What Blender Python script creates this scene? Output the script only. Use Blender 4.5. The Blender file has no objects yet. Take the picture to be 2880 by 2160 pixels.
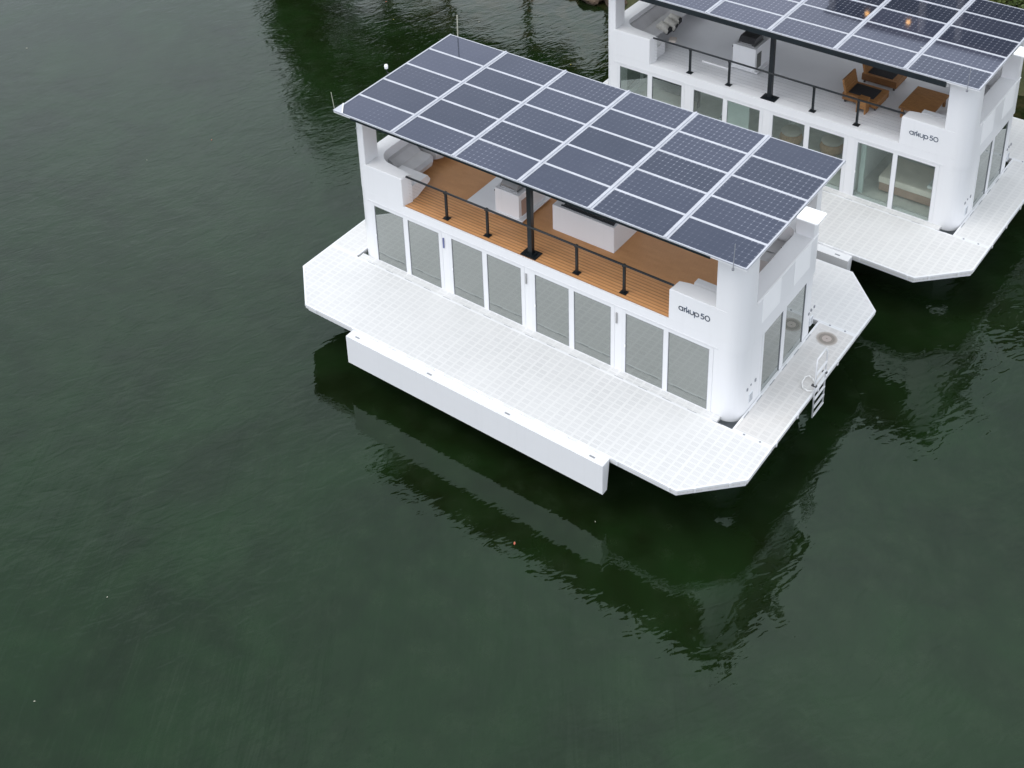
import bpy, bmesh, math, random
from mathutils import Vector, Matrix, noise
random.seed(7)
R = math.radians
SC = bpy.context.scene
COL = SC.collection

# ------------------------------------------------------------------ camera
cam = bpy.data.cameras.new('camera'); cam.sensor_width = 36.0
cam.lens = 36.0 * 3879.93 / 2880.0
cam.shift_x = (1440 - 1148.6) / 2880.0
cam.shift_y = (59.35 - 1080) / 2880.0
cam.clip_start = 0.5; cam.clip_end = 2000
camo = bpy.data.objects.new('camera', cam); COL.objects.link(camo)
camo.location = (17.95, -25.594, 26.5692)
camo.rotation_mode = 'XYZ'; camo.rotation_euler = (1.0915314, 0.0622942, 0.6826974)
SC.camera = camo

# ------------------------------------------------------------------ light: overcast
SUN_EL, SUN_AZ = 62.0, 215.0          # azimuth clockwise from +Y
w = bpy.data.worlds.new('World'); SC.world = w; w.use_nodes = True
nt = w.node_tree; nt.nodes.clear()
out = nt.nodes.new('ShaderNodeOutputWorld'); bg = nt.nodes.new('ShaderNodeBackground')
sky = nt.nodes.new('ShaderNodeTexSky'); sky.sky_type = 'NISHITA'; sky.sun_disc = False
sky.sun_elevation = R(SUN_EL); sky.sun_rotation = R(SUN_AZ); sky.dust_density = 3.0; sky.air_density = 1.0
hsv = nt.nodes.new('ShaderNodeHueSaturation'); hsv.inputs['Saturation'].default_value = 0.35
tc = nt.nodes.new('ShaderNodeTexCoord'); mp = nt.nodes.new('ShaderNodeMapping'); mp.inputs['Scale'].default_value = (1.6, 1.6, 3.2)
nz = nt.nodes.new('ShaderNodeTexNoise'); nz.inputs['Scale'].default_value = 1.7; nz.inputs['Detail'].default_value = 5.0
cr = nt.nodes.new('ShaderNodeValToRGB')
cr.color_ramp.elements[0].position = .32; cr.color_ramp.elements[0].color = (5.9, 6.6, 7.0, 1)
cr.color_ramp.elements[1].position = .68; cr.color_ramp.elements[1].color = (10.5, 10.6, 11.4, 1)
mx = nt.nodes.new('ShaderNodeMixRGB'); mx.inputs['Fac'].default_value = .82
L = nt.links.new
L(tc.outputs['Generated'], mp.inputs['Vector']); L(mp.outputs[0], nz.inputs['Vector']); L(nz.outputs['Fac'], cr.inputs['Fac'])
L(sky.outputs[0], hsv.inputs['Color']); L(hsv.outputs[0], mx.inputs['Color1']); L(cr.outputs[0], mx.inputs['Color2'])
sx = nt.nodes.new('ShaderNodeSeparateXYZ'); L(tc.outputs['Generated'], sx.inputs[0])
el_ = nt.nodes.new('ShaderNodeMath'); el_.operation = 'MULTIPLY_ADD'; el_.use_clamp = False; L(sx.outputs[2], el_.inputs[0]); el_.inputs[1].default_value = -.34; el_.inputs[2].default_value = 1.40
mz = nt.nodes.new('ShaderNodeMath'); mz.operation = 'MAXIMUM'; L(el_.outputs[0], mz.inputs[0]); mz.inputs[1].default_value = .25
vm = nt.nodes.new('ShaderNodeMixRGB'); vm.blend_type = 'MULTIPLY'; vm.inputs['Fac'].default_value = 1; L(mx.outputs[0], vm.inputs['Color1']); L(mz.outputs[0], vm.inputs['Color2'])
tr_ = nt.nodes.new('ShaderNodeValToRGB'); L(sx.outputs[2], tr_.inputs['Fac'])
tr_.color_ramp.elements[0].position = .25; tr_.color_ramp.elements[0].color = (1.0, 1.0, 1.05, 1)
tr_.color_ramp.elements[1].position = .85; tr_.color_ramp.elements[1].color = (.985, 1.0, .99, 1)
vt = nt.nodes.new('ShaderNodeMixRGB'); vt.blend_type = 'MULTIPLY'; vt.inputs['Fac'].default_value = 1; L(vm.outputs[0], vt.inputs['Color1']); L(tr_.outputs[0], vt.inputs['Color2'])
L(vt.outputs[0], bg.inputs['Color']); bg.inputs['Strength'].default_value = 0.1
L(bg.outputs[0], out.inputs['Surface'])
sun = bpy.data.lights.new('sun', 'SUN'); sun.energy = 0.6; sun.angle = R(28); sun.color = (1, .975, .94)
suno = bpy.data.objects.new('sun', sun); COL.objects.link(suno)
az = R(SUN_AZ); el = R(SUN_EL)
sd = Vector((math.sin(az)*math.cos(el), math.cos(az)*math.cos(el), math.sin(el)))
suno.rotation_euler = sd.to_track_quat('Z', 'Y').to_euler(); suno.location = (0, 0, 60)
SC.view_settings.view_transform = 'Standard'; SC.view_settings.look = 'None'
SC.view_settings.gamma = 1.0; SC.view_settings.exposure = 0.55; SC.view_settings.use_curve_mapping = False
SC.render.engine = 'CYCLES'
SC.cycles.max_bounces = 8; SC.cycles.transparent_max_bounces = 12

# ------------------------------------------------------------------ material helpers
MATS = {}
class NT:
    def __init__(s, name):
        s.m = bpy.data.materials.new(name); s.m.use_nodes = True; s.t = s.m.node_tree; s.t.nodes.clear()
        s.out = s.n('ShaderNodeOutputMaterial'); MATS[name] = s.m
    def n(s, typ, **k):
        x = s.t.nodes.new(typ)
        for a, v in k.items(): setattr(x, a, v)
        return x
    def l(s, a, b): s.t.links.new(a, b)
    def val(s, sock, v):
        if hasattr(v, 'links') or isinstance(v, bpy.types.NodeSocket): s.l(v, sock)
        else: sock.default_value = v
    def math(s, op, a, b=None, c=None, clamp=False):
        x = s.n('ShaderNodeMath', operation=op, use_clamp=clamp); s.val(x.inputs[0], a)
        if b is not None: s.val(x.inputs[1], b)
        if c is not None: s.val(x.inputs[2], c)
        return x.outputs[0]
    def mix(s, f, a, b, blend='MIX'):
        x = s.n('ShaderNodeMixRGB', blend_type=blend); s.val(x.inputs[0], f); s.val(x.inputs[1], a); s.val(x.inputs[2], b)
        return x.outputs[0]
    def coord(s, which='Object'):
        return s.n('ShaderNodeTexCoord').outputs[which]
    def pos(s): return s.n('ShaderNodeNewGeometry').outputs['Position']
    def xyz(s, v):
        x = s.n('ShaderNodeSeparateXYZ'); s.l(v, x.inputs[0]); return x.outputs
    def noise(s, v, scale, detail=3, rough=.5, dist=0, mapping=None):
        if mapping:
            m = s.n('ShaderNodeMapping', vector_type='TEXTURE'); m.inputs['Scale'].default_value = tuple(1/q for q in mapping[0]); m.inputs['Rotation'].default_value = mapping[1]
            s.l(v, m.inputs[0]); v = m.outputs[0]
        x = s.n('ShaderNodeTexNoise'); s.l(v, x.inputs['Vector']); x.inputs['Scale'].default_value = scale
        x.inputs['Detail'].default_value = detail; x.inputs['Roughness'].default_value = rough; x.inputs['Distortion'].default_value = dist
        return x.outputs['Fac']
    def ramp(s, f, *stops):
        x = s.n('ShaderNodeValToRGB'); s.l(f, x.inputs[0]); e = x.color_ramp.elements
        while len(e) < len(stops): e.new(.5)
        for i, (p, c) in enumerate(stops):
            e[i].position = p; e[i].color = c if len(c) == 4 else (*c, 1)
        return x.outputs[0]
    def bump(s, h, dist=.01, strength=1.0):
        x = s.n('ShaderNodeBump'); x.inputs['Distance'].default_value = dist; x.inputs['Strength'].default_value = strength
        s.l(h, x.inputs['Height']); return x.outputs[0]
    def pbr(s, color=(.8, .8, .8), rough=.5, metal=0, spec=.5, normal=None, coat=0, ior=None, alpha=None):
        b = s.n('ShaderNodeBsdfPrincipled')
        s.val(b.inputs['Base Color'], (*color, 1) if isinstance(color, tuple) else color)
        s.val(b.inputs['Roughness'], rough); s.val(b.inputs['Metallic'], metal)
        b.inputs['Specular IOR Level'].default_value = spec
        if coat: b.inputs['Coat Weight'].default_value = coat; b.inputs['Coat Roughness'].default_value = .04
        if ior: b.inputs['IOR'].default_value = ior
        if normal is not None: s.l(normal, b.inputs['Normal'])
        s.l(b.outputs[0], s.out.inputs['Surface']); return b

def simple(name, color, rough=.5, metal=0, var=.06, scale=3.0, spec=.5, coat=0):
    t = NT(name); v = t.noise(t.coord(), scale, 4)
    lo = tuple(c*(1-var) for c in color); hi = tuple(min(1, c*(1+var)) for c in color)
    t.pbr(t.ramp(v, (.3, lo), (.7, hi)), rough, metal, spec, coat=coat); return t.m

t = NT('white_gelcoat'); p = t.coord()
st = t.noise(p, 2.2, 5, .65, 0, ((3.0, 3.0, .16), (0, 0, 0))); bl = t.noise(p, .7, 4)
c = t.mix(t.ramp(st, (.52, (0, 0, 0)), (.85, (.32, .32, .32))), (.80, .803, .81, 1), (.69, .69, .69, 1))
c = t.mix(t.math('MULTIPLY', bl, .12), c, (.74, .745, .76, 1)); t.pbr(c, t.ramp(bl, (.3, (.30, .30, .30)), (.7, (.46, .46, .46))))
simple('white_frame', (.77, .775, .785), .4, var=.015)
simple('panel_grey', (.50, .515, .56), .4, var=.08)
simple('bright_white', (.92, .92, .92), .5, var=.01)
simple('pale_panel', (.76, .79, .81), .3, var=.02)
simple('moulded_bench', (.58, .575, .58), .6, var=.06, scale=3)
simple('black_metal', (.006, .010, .013), .32, var=.2)
simple('black_fascia', (.006, .012, .016), .3, var=.2)
simple('steel', (.42, .42, .42), .28, metal=.85, var=.1)
simple('dark_lid', (.05, .05, .052), .3, var=.2)
simple('black_cushion', (.016, .016, .018), .8, var=.3, scale=30)
simple('galvanised', (.16, .165, .15), .55, metal=.3, var=.2)
simple('hull_grey', (.40, .42, .45), .6, var=.1)
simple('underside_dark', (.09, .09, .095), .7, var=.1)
simple('slot_grey', (.28, .29, .31), .6, var=.1)
simple('letter_blue', (.05, .08, .13), .4, var=.1)
simple('handle_blue', (.12, .14, .30), .3, var=.1)
simple('panel_beige', (.55, .50, .44), .6, var=.05)
simple('cream_cloth', (.62, .60, .54), .9, var=.12, scale=14)
simple('rope_white', (.80, .80, .78), .8, var=.05)
simple('leaf_red', (.45, .12, .07), .7); simple('leaf_yellow', (.42, .36, .10), .7); simple('leaf_pale', (.42, .42, .34), .7)
simple('inner_wall', (.78, .79, .78), .6, var=.03)
simple('mint_door', (.57, .63, .60), .5, var=.04)
simple('bed_cloth', (.80, .72, .64), .9, var=.06)
simple('bed_base', (.42, .29, .23), .8, var=.1)
simple('wicker', (.50, .32, .19), .8, var=.35, scale=40)
simple('sofa_cloth', (.58, .53, .47), .9, var=.08)
simple('grey_carpet', (.60, .59, .56), .9, var=.1)
simple('facade_dark', (.055, .05, .045), .7, var=.3, scale=.8)
simple('facade_grey', (.16, .17, .17), .7, var=.1, scale=.8)
simple('roof_tile', (.09, .05, .035), .8, var=.3)
simple('rust_yellow', (.35, .30, .05), .7, var=.2)

# teak decking: planks along X
def decking(name, dark, light, groove, pitch=.062, gw=.20):
    t = NT(name); p = t.coord(); x, y, z = t.xyz(p)
    f = t.math('FRACT', t.math('DIVIDE', y, pitch)); g = t.math('LESS_THAN', f, gw)
    if name == 'teak_decking':
        f2 = t.math('LESS_THAN', t.math('FRACT', t.math('DIVIDE', y, .046)), .22)
        edge = t.math('LESS_THAN', y, 1.10)
        g = t.math('ADD', t.math('MULTIPLY', g, t.math('MULTIPLY', edge, .62)), t.math('MULTIPLY', f2, t.math('MULTIPLY_ADD', edge, -.5, .55)), clamp=True)
    idx = t.math('FLOOR', t.math('DIVIDE', y, pitch))
    cmb = t.n('ShaderNodeCombineXYZ'); t.l(t.math('MULTIPLY', x, .8), cmb.inputs[0]); t.l(t.math('MULTIPLY', idx, 3.7), cmb.inputs[1])
    grain = t.noise(cmb.outputs[0], 1.3, 5, .7)
    big = t.noise(p, 1.1, 4)
    c = t.mix(t.math('MULTIPLY', grain, .95, clamp=True), (*dark, 1), (*light, 1))
    c = t.mix(t.math('MULTIPLY', big, .35), c, (*[v*.62 for v in light], 1))
    c = t.mix(t.math('MULTIPLY', g, .85), c, (*groove, 1))
    h = t.math('MULTIPLY', g, -.004)
    t.pbr(c, .5, normal=t.bump(h, 1.0)); return t.m
decking('teak_decking', (.50, .22, .075), (.80, .42, .175), (.15, .055, .016), .118, .26)
decking('white_decking', (.82, .825, .84), (.86, .865, .88), (.76, .765, .785))

# moulded plastic / composite grating tiles
def grating(name, base, dark, beige):
    t = NT(name); p = t.coord(); x, y, z = t.xyz(p)
    cx, cy = .262, .175
    iy = t.math('FLOOR', t.math('DIVIDE', y, cy))
    fx = t.math('FRACT', t.math('DIVIDE', x, cx)); fy = t.math('FRACT', t.math('DIVIDE', y, cy))
    fine = t.noise(p, 38, 3, .7)
    inx = t.math('MULTIPLY', t.math('GREATER_THAN', fx, .14), t.math('LESS_THAN', fx, .90))
    iny = t.math('MULTIPLY', t.math('GREATER_THAN', fy, .14), t.math('LESS_THAN', fy, .88))
    inside = t.math('MULTIPLY', inx, iny)
    slot = t.math('GREATER_THAN', t.math('FRACT', t.math('DIVIDE', x, .040)), .5)
    ix = t.math('FLOOR', t.math('DIVIDE', x, cx))
    cmb = t.n('ShaderNodeCombineXYZ'); t.l(ix, cmb.inputs[0]); t.l(iy, cmb.inputs[1])
    wn = t.n('ShaderNodeTexWhiteNoise', noise_dimensions='3D'); t.l(cmb.outputs[0], wn.inputs['Vector'])
    amt = t.math('MULTIPLY', inside, t.math('MULTIPLY_ADD', slot, .55, .40))
    amt = t.math('MULTIPLY', amt, t.math('MULTIPLY_ADD', wn.outputs['Value'], .35, .60), clamp=True)
    big = t.noise(p, .9, 5, .65)
    amt = t.math('MULTIPLY', amt, t.ramp(t.noise(p, .45, 3), (.35, (.45, .45, .45)), (.65, (1, 1, 1))))
    c = t.mix(amt, (*base, 1), (*dark, 1))
    c = t.mix(t.math('MULTIPLY', fine, .22), c, (*[v*.80 for v in base], 1))
    c = t.mix(t.ramp(big, (.42, (0, 0, 0)), (.70, (.55, .55, .55))), c, (*beige, 1))
    t.pbr(c, .62, normal=t.bump(t.math('MULTIPLY', amt, -.003), 1.0)); return t.m
grating('deck_grating', (.745, .74, .73), (.55, .55, .55), (.67, .668, .66))
grating('aged_grating', (.69, .675, .655), (.51, .50, .49), (.62, .59, .56))
grating('warm_grating', (.73, .725, .71), (.56, .56, .555), (.665, .655, .64))

# solar cells
def solar(name, tint=1.0):
    t = NT(name); p = t.coord(); x, y, z = t.xyz(p)
    px, py = 2.06/12, 1.02/6
    fx = t.math('ABSOLUTE', t.math('SUBTRACT', t.math('FRACT', t.math('ADD', t.math('DIVIDE', x, px), .5)), .5))
    fy = t.math('ABSOLUTE', t.math('SUBTRACT', t.math('FRACT', t.math('ADD', t.math('DIVIDE', y, py), .5)), .5))
    line = t.math('MAXIMUM', t.math('LESS_THAN', fx, .028), t.math('LESS_THAN', fy, .028))
    dia = t.math('LESS_THAN', t.math('ADD', fx, fy), .16)
    bus = t.math('LESS_THAN', t.math('FRACT', t.math('MULTIPLY', t.math('DIVIDE', y, py), 3)), .10)
    gx = t.xyz(t.pos())[0]
    vis = t.math('ADD', t.noise(t.pos(), .30, 3), t.math('MULTIPLY', gx, .018))
    visr = t.ramp(vis, (.40, (.10, .10, .10)), (.60, (1, 1, 1)))
    rnd = t.n('ShaderNodeObjectInfo').outputs['Random']
    base = t.mix(rnd, (.018*tint, .025*tint, .045*tint, 1), (.046*tint, .054*tint, .086*tint, 1))
    c = t.mix(t.math('MULTIPLY', bus, .10), base, (.18, .19, .24, 1))
    c = t.mix(t.math('MULTIPLY', t.math('MULTIPLY', line, .32), visr), c, (.24, .25, .31, 1))
    c = t.mix(t.math('MULTIPLY', t.math('MULTIPLY', dia, .40), visr), c, (.40, .41, .46, 1))
    v = t.noise(t.pos(), 3.1, 6, .6); s1 = t.math('GREATER_THAN', v, .735)
    c = t.mix(t.math('MULTIPLY', s1, .5), c, (.6, .6, .57, 1))
    dust = t.noise(t.pos(), 1.3, 5, .7)
    c = t.mix(t.math('MULTIPLY', dust, .065), c, (.32, .33, .38, 1))
    b_ = t.pbr(c, .05, spec=.5); b_.inputs['Specular Tint'].default_value = (.80, .93, 1.30, 1); return t.m
solar('solar_cells', .72)

# window glass: coated (house A) and clear (house B)
def glass(name, refl, body, trans, rough=.0, fk=.8):
    t = NT(name)
    lw = t.n('ShaderNodeFresnel'); lw.inputs['IOR'].default_value = 1.5
    f = t.math('ADD', t.math('MULTIPLY', lw.outputs[0], fk), refl, clamp=True)
    g = t.n('ShaderNodeBsdfGlossy'); g.inputs['Roughness'].default_value = rough; g.inputs['Color'].default_value = (.92, .95, .94, 1)
    d = t.n('ShaderNodeBsdfDiffuse'); d.inputs['Color'].default_value = (*body, 1)
    tr = t.n('ShaderNodeBsdfTransparent'); tr.inputs['Color'].default_value = (.93, .97, .95, 1)
    m1 = t.n('ShaderNodeMixShader'); m1.inputs[0].default_value = trans; t.l(d.outputs[0], m1.inputs[1]); t.l(tr.outputs[0], m1.inputs[2])
    m2 = t.n('ShaderNodeMixShader'); t.l(f, m2.inputs[0]); t.l(m1.outputs[0], m2.inputs[1]); t.l(g.outputs[0], m2.inputs[2])
    t.l(m2.outputs[0], t.out.inputs['Surface']); return t.m
glass('coated_glass', .27, (.095, .11, .095), .10)
glass('clear_glass', .0, (.03, .04, .035), .97, fk=.38)
glass('grey_glass', .15, (.10, .11, .12), .35)

# wood for furniture
t = NT('teak_wood'); p = t.coord(); g = t.noise(p, 4, 6, .65, 0, ((1.0, 9.0, 9.0), (0, 0, 0)))
x, y, z = t.xyz(p); sl = t.math('LESS_THAN', t.math('FRACT', t.math('DIVIDE', y, .085)), .10)
c = t.ramp(g, (.3, (.20, .085, .022)), (.7, (.42, .20, .062))); c = t.mix(t.math('MULTIPLY', sl, .7), c, (.06, .022, .006, 1))
t.pbr(c, .55)

# round mark
t = NT('round_mark'); p = t.coord(); x, y, z = t.xyz(p)
r = t.math('SQRT', t.math('ADD', t.math('MULTIPLY', x, x), t.math('MULTIPLY', y, y)))
n = t.noise(p, 14, 4, .6); rr = t.math('MULTIPLY_ADD', n, .045, r)
c = t.ramp(t.math('MULTIPLY', rr, 3.0), (.0, (.36, .30, .27)), (.10, (.20, .17, .15)), (.14, (.42, .36, .33)), (.44, (.44, .38, .34)), (.50, (.20, .175, .15)), (.56, (.30, .27, .24)), (.62, (.22, .195, .17)), (.88, (.42, .38, .34)), (.97, (.62, .59, .56)))
t.pbr(c, .7)

# water
t = NT('water'); P = t.pos(); x, y, z = t.xyz(P)
wc = t.noise(P, .5, 1, .5, .6, ((1, 1, 1), (0, 0, .4)))            # slow undulation
wb = t.noise(P, 1.7, 1, .5, 1.0, ((.8, 1.7, 1), (0, 0, R(68))))   # ripples
wm = t.noise(P, 3.6, 1, .5, .8, ((.8, 1.8, 1), (0, 0, R(58))))    # short ripples
wf = t.noise(P, 8.0, 2, .5, .5, ((.5, 2.6, 1), (0, 0, R(72))))     # wind texture
wl = t.noise(P, .10, 3, .5, 0)                                      # calm and breezy patches
patch = t.ramp(wl, (.38, (.25, .25, .25)), (.66, (1, 1, 1)))
side = t.math('MULTIPLY', t.math('ADD', t.math('MULTIPLY', x, -1.0), -7.0), .10, clamp=True)   # breezier on the open side
far = t.math('MULTIPLY', t.math('ADD', y, -2.0), .12, clamp=True)
h = t.math('MULTIPLY', wc, .020)
h = t.math('ADD', h, t.math('MULTIPLY', wb, t.math('MULTIPLY_ADD', far, .0055, .0072)))
h = t.math('ADD', h, t.math('MULTIPLY', wm, t.math('MULTIPLY_ADD', far, .0012, .0020)))
h = t.math('ADD', h, t.math('MULTIPLY', t.math('MULTIPLY', wf, .0060), t.math('MULTIPLY', patch, t.math('MULTIPLY_ADD', side, .85, .15))))
sw = t.noise(P, .9, 3, .55, .5, ((.22, 1.7, 1), (0, 0, R(123))))
low = t.math('MULTIPLY', t.math('MULTIPLY_ADD', y, -.12, -.55), 1.0, clamp=True)
h = t.math('ADD', h, t.math('MULTIPLY', sw, t.math('MULTIPLY_ADD', low, .028, .003)))
vor = t.n('ShaderNodeTexVoronoi', feature='SMOOTH_F1'); vor.inputs['Scale'].default_value = 1.5; t.l(P, vor.inputs['Vector'])
weed = t.math('MULTIPLY', t.ramp(vor.outputs['Distance'], (.15, (1, 1, 1)), (.50, (0, 0, 0))), t.ramp(t.noise(P, 5.0, 4, .7), (.35, (.2, .2, .2)), (.65, (1, 1, 1))))
mott = t.noise(P, .35, 5, .62, .5)
c = t.mix(t.ramp(mott, (.35, (0, 0, 0)), (.7, (1, 1, 1))), (.0050, .0092, .0024, 1), (.0078, .0205, .0052, 1))
c = t.mix(t.math('MULTIPLY', weed, .40), c, (.0170, .0280, .0125, 1))
sh = t.math('MULTIPLY', t.math('SUBTRACT', y, 15.0), .16, clamp=True)      # shallows by the bank: stones show
rk = t.noise(P, .8, 6, .7, .8)
c = t.mix(t.math('MULTIPLY', sh, t.ramp(rk, (.45, (0, 0, 0)), (.65, (.8, .8, .8)))), c, (.045, .036, .016, 1))
b_w = t.pbr(c, .0, spec=.5, ior=1.42, normal=t.bump(h, 1.0)); b_w.inputs['Specular Tint'].default_value = (.75, 1.03, .86, 1)

# ground / rock / foliage
t = NT('shore_ground'); p = t.pos(); n = t.noise(p, .9, 6, .65)
t.pbr(t.ramp(n, (.3, (.035, .045, .015)), (.5, (.07, .075, .03)), (.7, (.10, .075, .045))), .9, normal=t.bump(t.noise(p, 3, 5), .12))
t = NT('rock'); p = t.coord(); n = t.noise(p, 2.2, 7, .65)
t.pbr(t.ramp(n, (.3, (.035, .03, .022)), (.55, (.11, .075, .05)), (.75, (.17, .12, .085))), .85, normal=t.bump(n, .08))
t = NT('bark'); p = t.coord(); n = t.noise(p, 6, 5, .6, 0, ((1, 1, .2), (0, 0, 0)))
t.pbr(t.ramp(n, (.3, (.05, .04, .03)), (.7, (.14, .11, .08))), .9)
for nm, a, b in (('foliage', (.030, .052, .010), (.085, .125, .028)), ('foliage_light', (.05, .085, .015), (.15, .17, .035))):
    t = NT(nm); n = t.noise(t.pos(), 1.6, 4, .6); ng = t.noise(t.pos(), 9, 2)
    t.pbr(t.mix(t.math('MULTIPLY', ng, .4), t.ramp(n, (.35, a), (.65, b)), (*b, 1)), .6)
t = NT('lamp_glow'); e = t.n('ShaderNodeEmission'); e.inputs['Color'].default_value = (1, .50, .14, 1); e.inputs['Strength'].default_value = 9
t.l(e.outputs[0], t.out.inputs['Surface'])
M = MATS

# ------------------------------------------------------------------ mesh helpers
class MB:
    def __init__(s): s.bm = bmesh.new()
    def box(s, x0, x1, y0, y1, z0, z1, bev=0, mat=None):
        vs = [s.bm.verts.new(v) for v in ((x0,y0,z0),(x1,y0,z0),(x1,y1,z0),(x0,y1,z0),(x0,y0,z1),(x1,y0,z1),(x1,y1,z1),(x0,y1,z1))]
        fs = [s.bm.faces.new([vs[i] for i in f]) for f in ((0,3,2,1),(4,5,6,7),(0,1,5,4),(1,2,6,5),(2,3,7,6),(3,0,4,7))]
        if mat is not None:
            for v in vs: v.co = mat @ v.co
        if bev:
            ed = list({e for f in fs for e in f.edges})
            bmesh.ops.bevel(s.bm, geom=ed, offset=bev, segments=2, affect='EDGES', profile=.5)
        return s
    def prism(s, pts, z0, z1, axis='z', bev=0):
        """pts: polygon (CCW). axis z: (x,y) extruded in z; axis y: (x,z) extruded in y; axis x: (y,z) extruded in x"""
        def mk(a, b, c):
            return {'z': (a, b, c), 'y': (a, c, b), 'x': (c, a, b)}[axis]
        lo = [s.bm.verts.new(mk(a, b, z0)) for a, b in pts]; hi = [s.bm.verts.new(mk(a, b, z1)) for a, b in pts]
        fs = [s.bm.faces.new(lo[::-1]), s.bm.faces.new(hi)]
        n = len(pts)
        for i in range(n): fs.append(s.bm.faces.new((lo[i], lo[(i+1) % n], hi[(i+1) % n], hi[i])))
        if bev:
            ed = list(fs[1].edges)
            bmesh.ops.bevel(s.bm, geom=ed, offset=bev, segments=2, affect='EDGES')
        return s
    def tube(s, path, r, seg=10, closed=False, r2=None):
        path = [Vector(p) for p in path]; n = len(path); rings = []; up = Vector((0, 0, 1)); prev = None
        for i, p in enumerate(path):
            if closed: d = path[(i+1) % n] - path[i-1]
            else: d = path[min(i+1, n-1)] - path[max(i-1, 0)]
            d.normalize()
            if prev is None:
                a = d.cross(up)
                if a.length < .05: a = d.cross(Vector((1, 0, 0)))
                a.normalize()
            else:
                a = prev - d * prev.dot(d); a.normalize()
            prev = a; b = d.cross(a)
            rr = r if r2 is None else r + (r2-r)*i/(n-1)
            rings.append([s.bm.verts.new(p + (a*math.cos(k*2*math.pi/seg) + b*math.sin(k*2*math.pi/seg))*rr) for k in range(seg)])
        m = n if closed else n-1
        for i in range(m):
            A, B = rings[i], rings[(i+1) % n]
            for k in range(seg): s.bm.faces.new((A[k], A[(k+1) % seg], B[(k+1) % seg], B[k]))
        if not closed: s.bm.faces.new(rings[0][::-1]); s.bm.faces.new(rings[-1])
        return s
    def lathe(s, prof, seg=20, c=(0, 0, 0)):
        rings = []
        for r, z in prof:
            rings.append([s.bm.verts.new((c[0]+r*math.cos(k*2*math.pi/seg), c[1]+r*math.sin(k*2*math.pi/seg), c[2]+z)) for k in range(seg)])
        for A, B in zip(rings, rings[1:]):
            for k in range(seg): s.bm.faces.new((A[k], A[(k+1) % seg], B[(k+1) % seg], B[k]))
        s.bm.faces.new(rings[0][::-1]); s.bm.faces.new(rings[-1]); return s
    def split(s, name, mat, parent=None, auto=None):
        bm = s.bm; seen = set(); outs = []
        bm.verts.ensure_lookup_table()
        isl = []
        for v in bm.verts:
            if v in seen: continue
            st = [v]; seen.add(v); comp = []
            while st:
                q = st.pop(); comp.append(q)
                for e in q.link_edges:
                    o_ = e.other_vert(q)
                    if o_ not in seen: seen.add(o_); st.append(o_)
            isl.append(comp)
        for comp in isl:
            m_ = MB(); mp_ = {v: m_.bm.verts.new(v.co) for v in comp}
            fs_ = {f for v in comp for f in v.link_faces}
            for f in sorted(fs_, key=lambda f: f.index): m_.bm.faces.new([mp_[v] for v in f.verts])
            outs.append(m_.build(name, mat, parent, auto=auto))
        bm.free(); return outs
    def build(s, name, mat, parent=None, smooth=False, loc=None, auto=None):
        bmesh.ops.recalc_face_normals(s.bm, faces=s.bm.faces)
        me = bpy.data.meshes.new(name); s.bm.to_mesh(me); s.bm.free()
        me.materials.append(M[mat] if isinstance(mat, str) else mat)
        if smooth:
            for p in me.polygons: p.use_smooth = True
        if auto:
            for p in me.polygons: p.use_smooth = True
            sharp_by_angle(me, auto)
        o = bpy.data.objects.new(name, me); COL.objects.link(o)
        if parent is not None: o.parent = parent
        if loc: o.location = loc
        return o
def sharp_by_angle(me, deg):
    bm = bmesh.new(); bm.from_mesh(me); a = R(deg)
    for e in bm.edges:
        if len(e.link_faces) == 2: e.smooth = e.calc_face_angle(0) < a
        else: e.smooth = False
    bm.to_mesh(me); bm.free()
def tag(o, label=None, cat=None, group=None, kind=None):
    if label: o['label'] = label
    if cat: o['category'] = cat
    if group: o['group'] = group
    if kind: o['kind'] = kind
    return o
def empty(name, loc=(0, 0, 0), rz=0, **k):
    o = bpy.data.objects.new(name, None); COL.objects.link(o); o.empty_display_size = .3
    o.location = loc; o.rotation_euler = (0, 0, rz); tag(o, **k); return o
def arc(cx, cy, r, a0, a1, n=10):
    return [(cx + r*math.cos(R(a0+(a1-a0)*i/n)), cy + r*math.sin(R(a0+(a1-a0)*i/n))) for i in range(n+1)]

# plan constants of the house
XL, XR, YF, YB = -6.86, 6.15, -.03, 4.67
UXL, UXR = -6.87, 6.19          # upper storey, slightly proud
RC = .45
Z2 = 2.52                       # upper deck
DOORS = [(-6.1689, -5.0203, -4.8436, -3.6512), (-3.1768, -2.0472, -1.8837, -.6742), (-.198, .9421, 1.1068, 2.3105), (2.771, 3.9354, 4.0784, 5.2799)]
PX, PY = 2.24, 1.1415
RX0, RY0 = -7.056, -.472
ROWS, COLS = 5, 6

STROKES = {  # letters on a 1-unit x-height grid: lists of polylines
 'a': [[(.5+.5*math.cos(R(a)), .5+.5*math.sin(R(a))) for a in range(0, 361, 20)], [(1.0, 1.0), (1.0, 0)]],
 'r': [[(.1, 0), (.1, 1.0)], [(.1, .55), (.22, .85), (.5, 1.0)]],
 'k': [[(.0, 0), (.0, 1.45)], [(.0, .42), (.5, .42), (.5, .95)], [(.25, .42), (.62, .0)]],
 'u': [[(0, 1.0), (0, .42)] + [(.42+.42*math.cos(R(a)), .42+.42*math.sin(R(a))) for a in range(180, 361, 20)] + [(.84, 1.0)]],
 'p': [[(.5+.5*math.cos(R(a)), .5+.5*math.sin(R(a))) for a in range(0, 361, 20)], [(0, .9), (0, -.55)]],
 '5': [[(.75, 1.35), (.22, 1.35), (.12, .78), (.42, .86), (.70, .74), (.80, .45), (.68, .14), (.40, 0), (.08, .10)]],
 '0': [[(.55+.55*math.cos(R(a)), .675+.675*math.sin(R(a))) for a in range(0, 361, 20)]],
}
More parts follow.
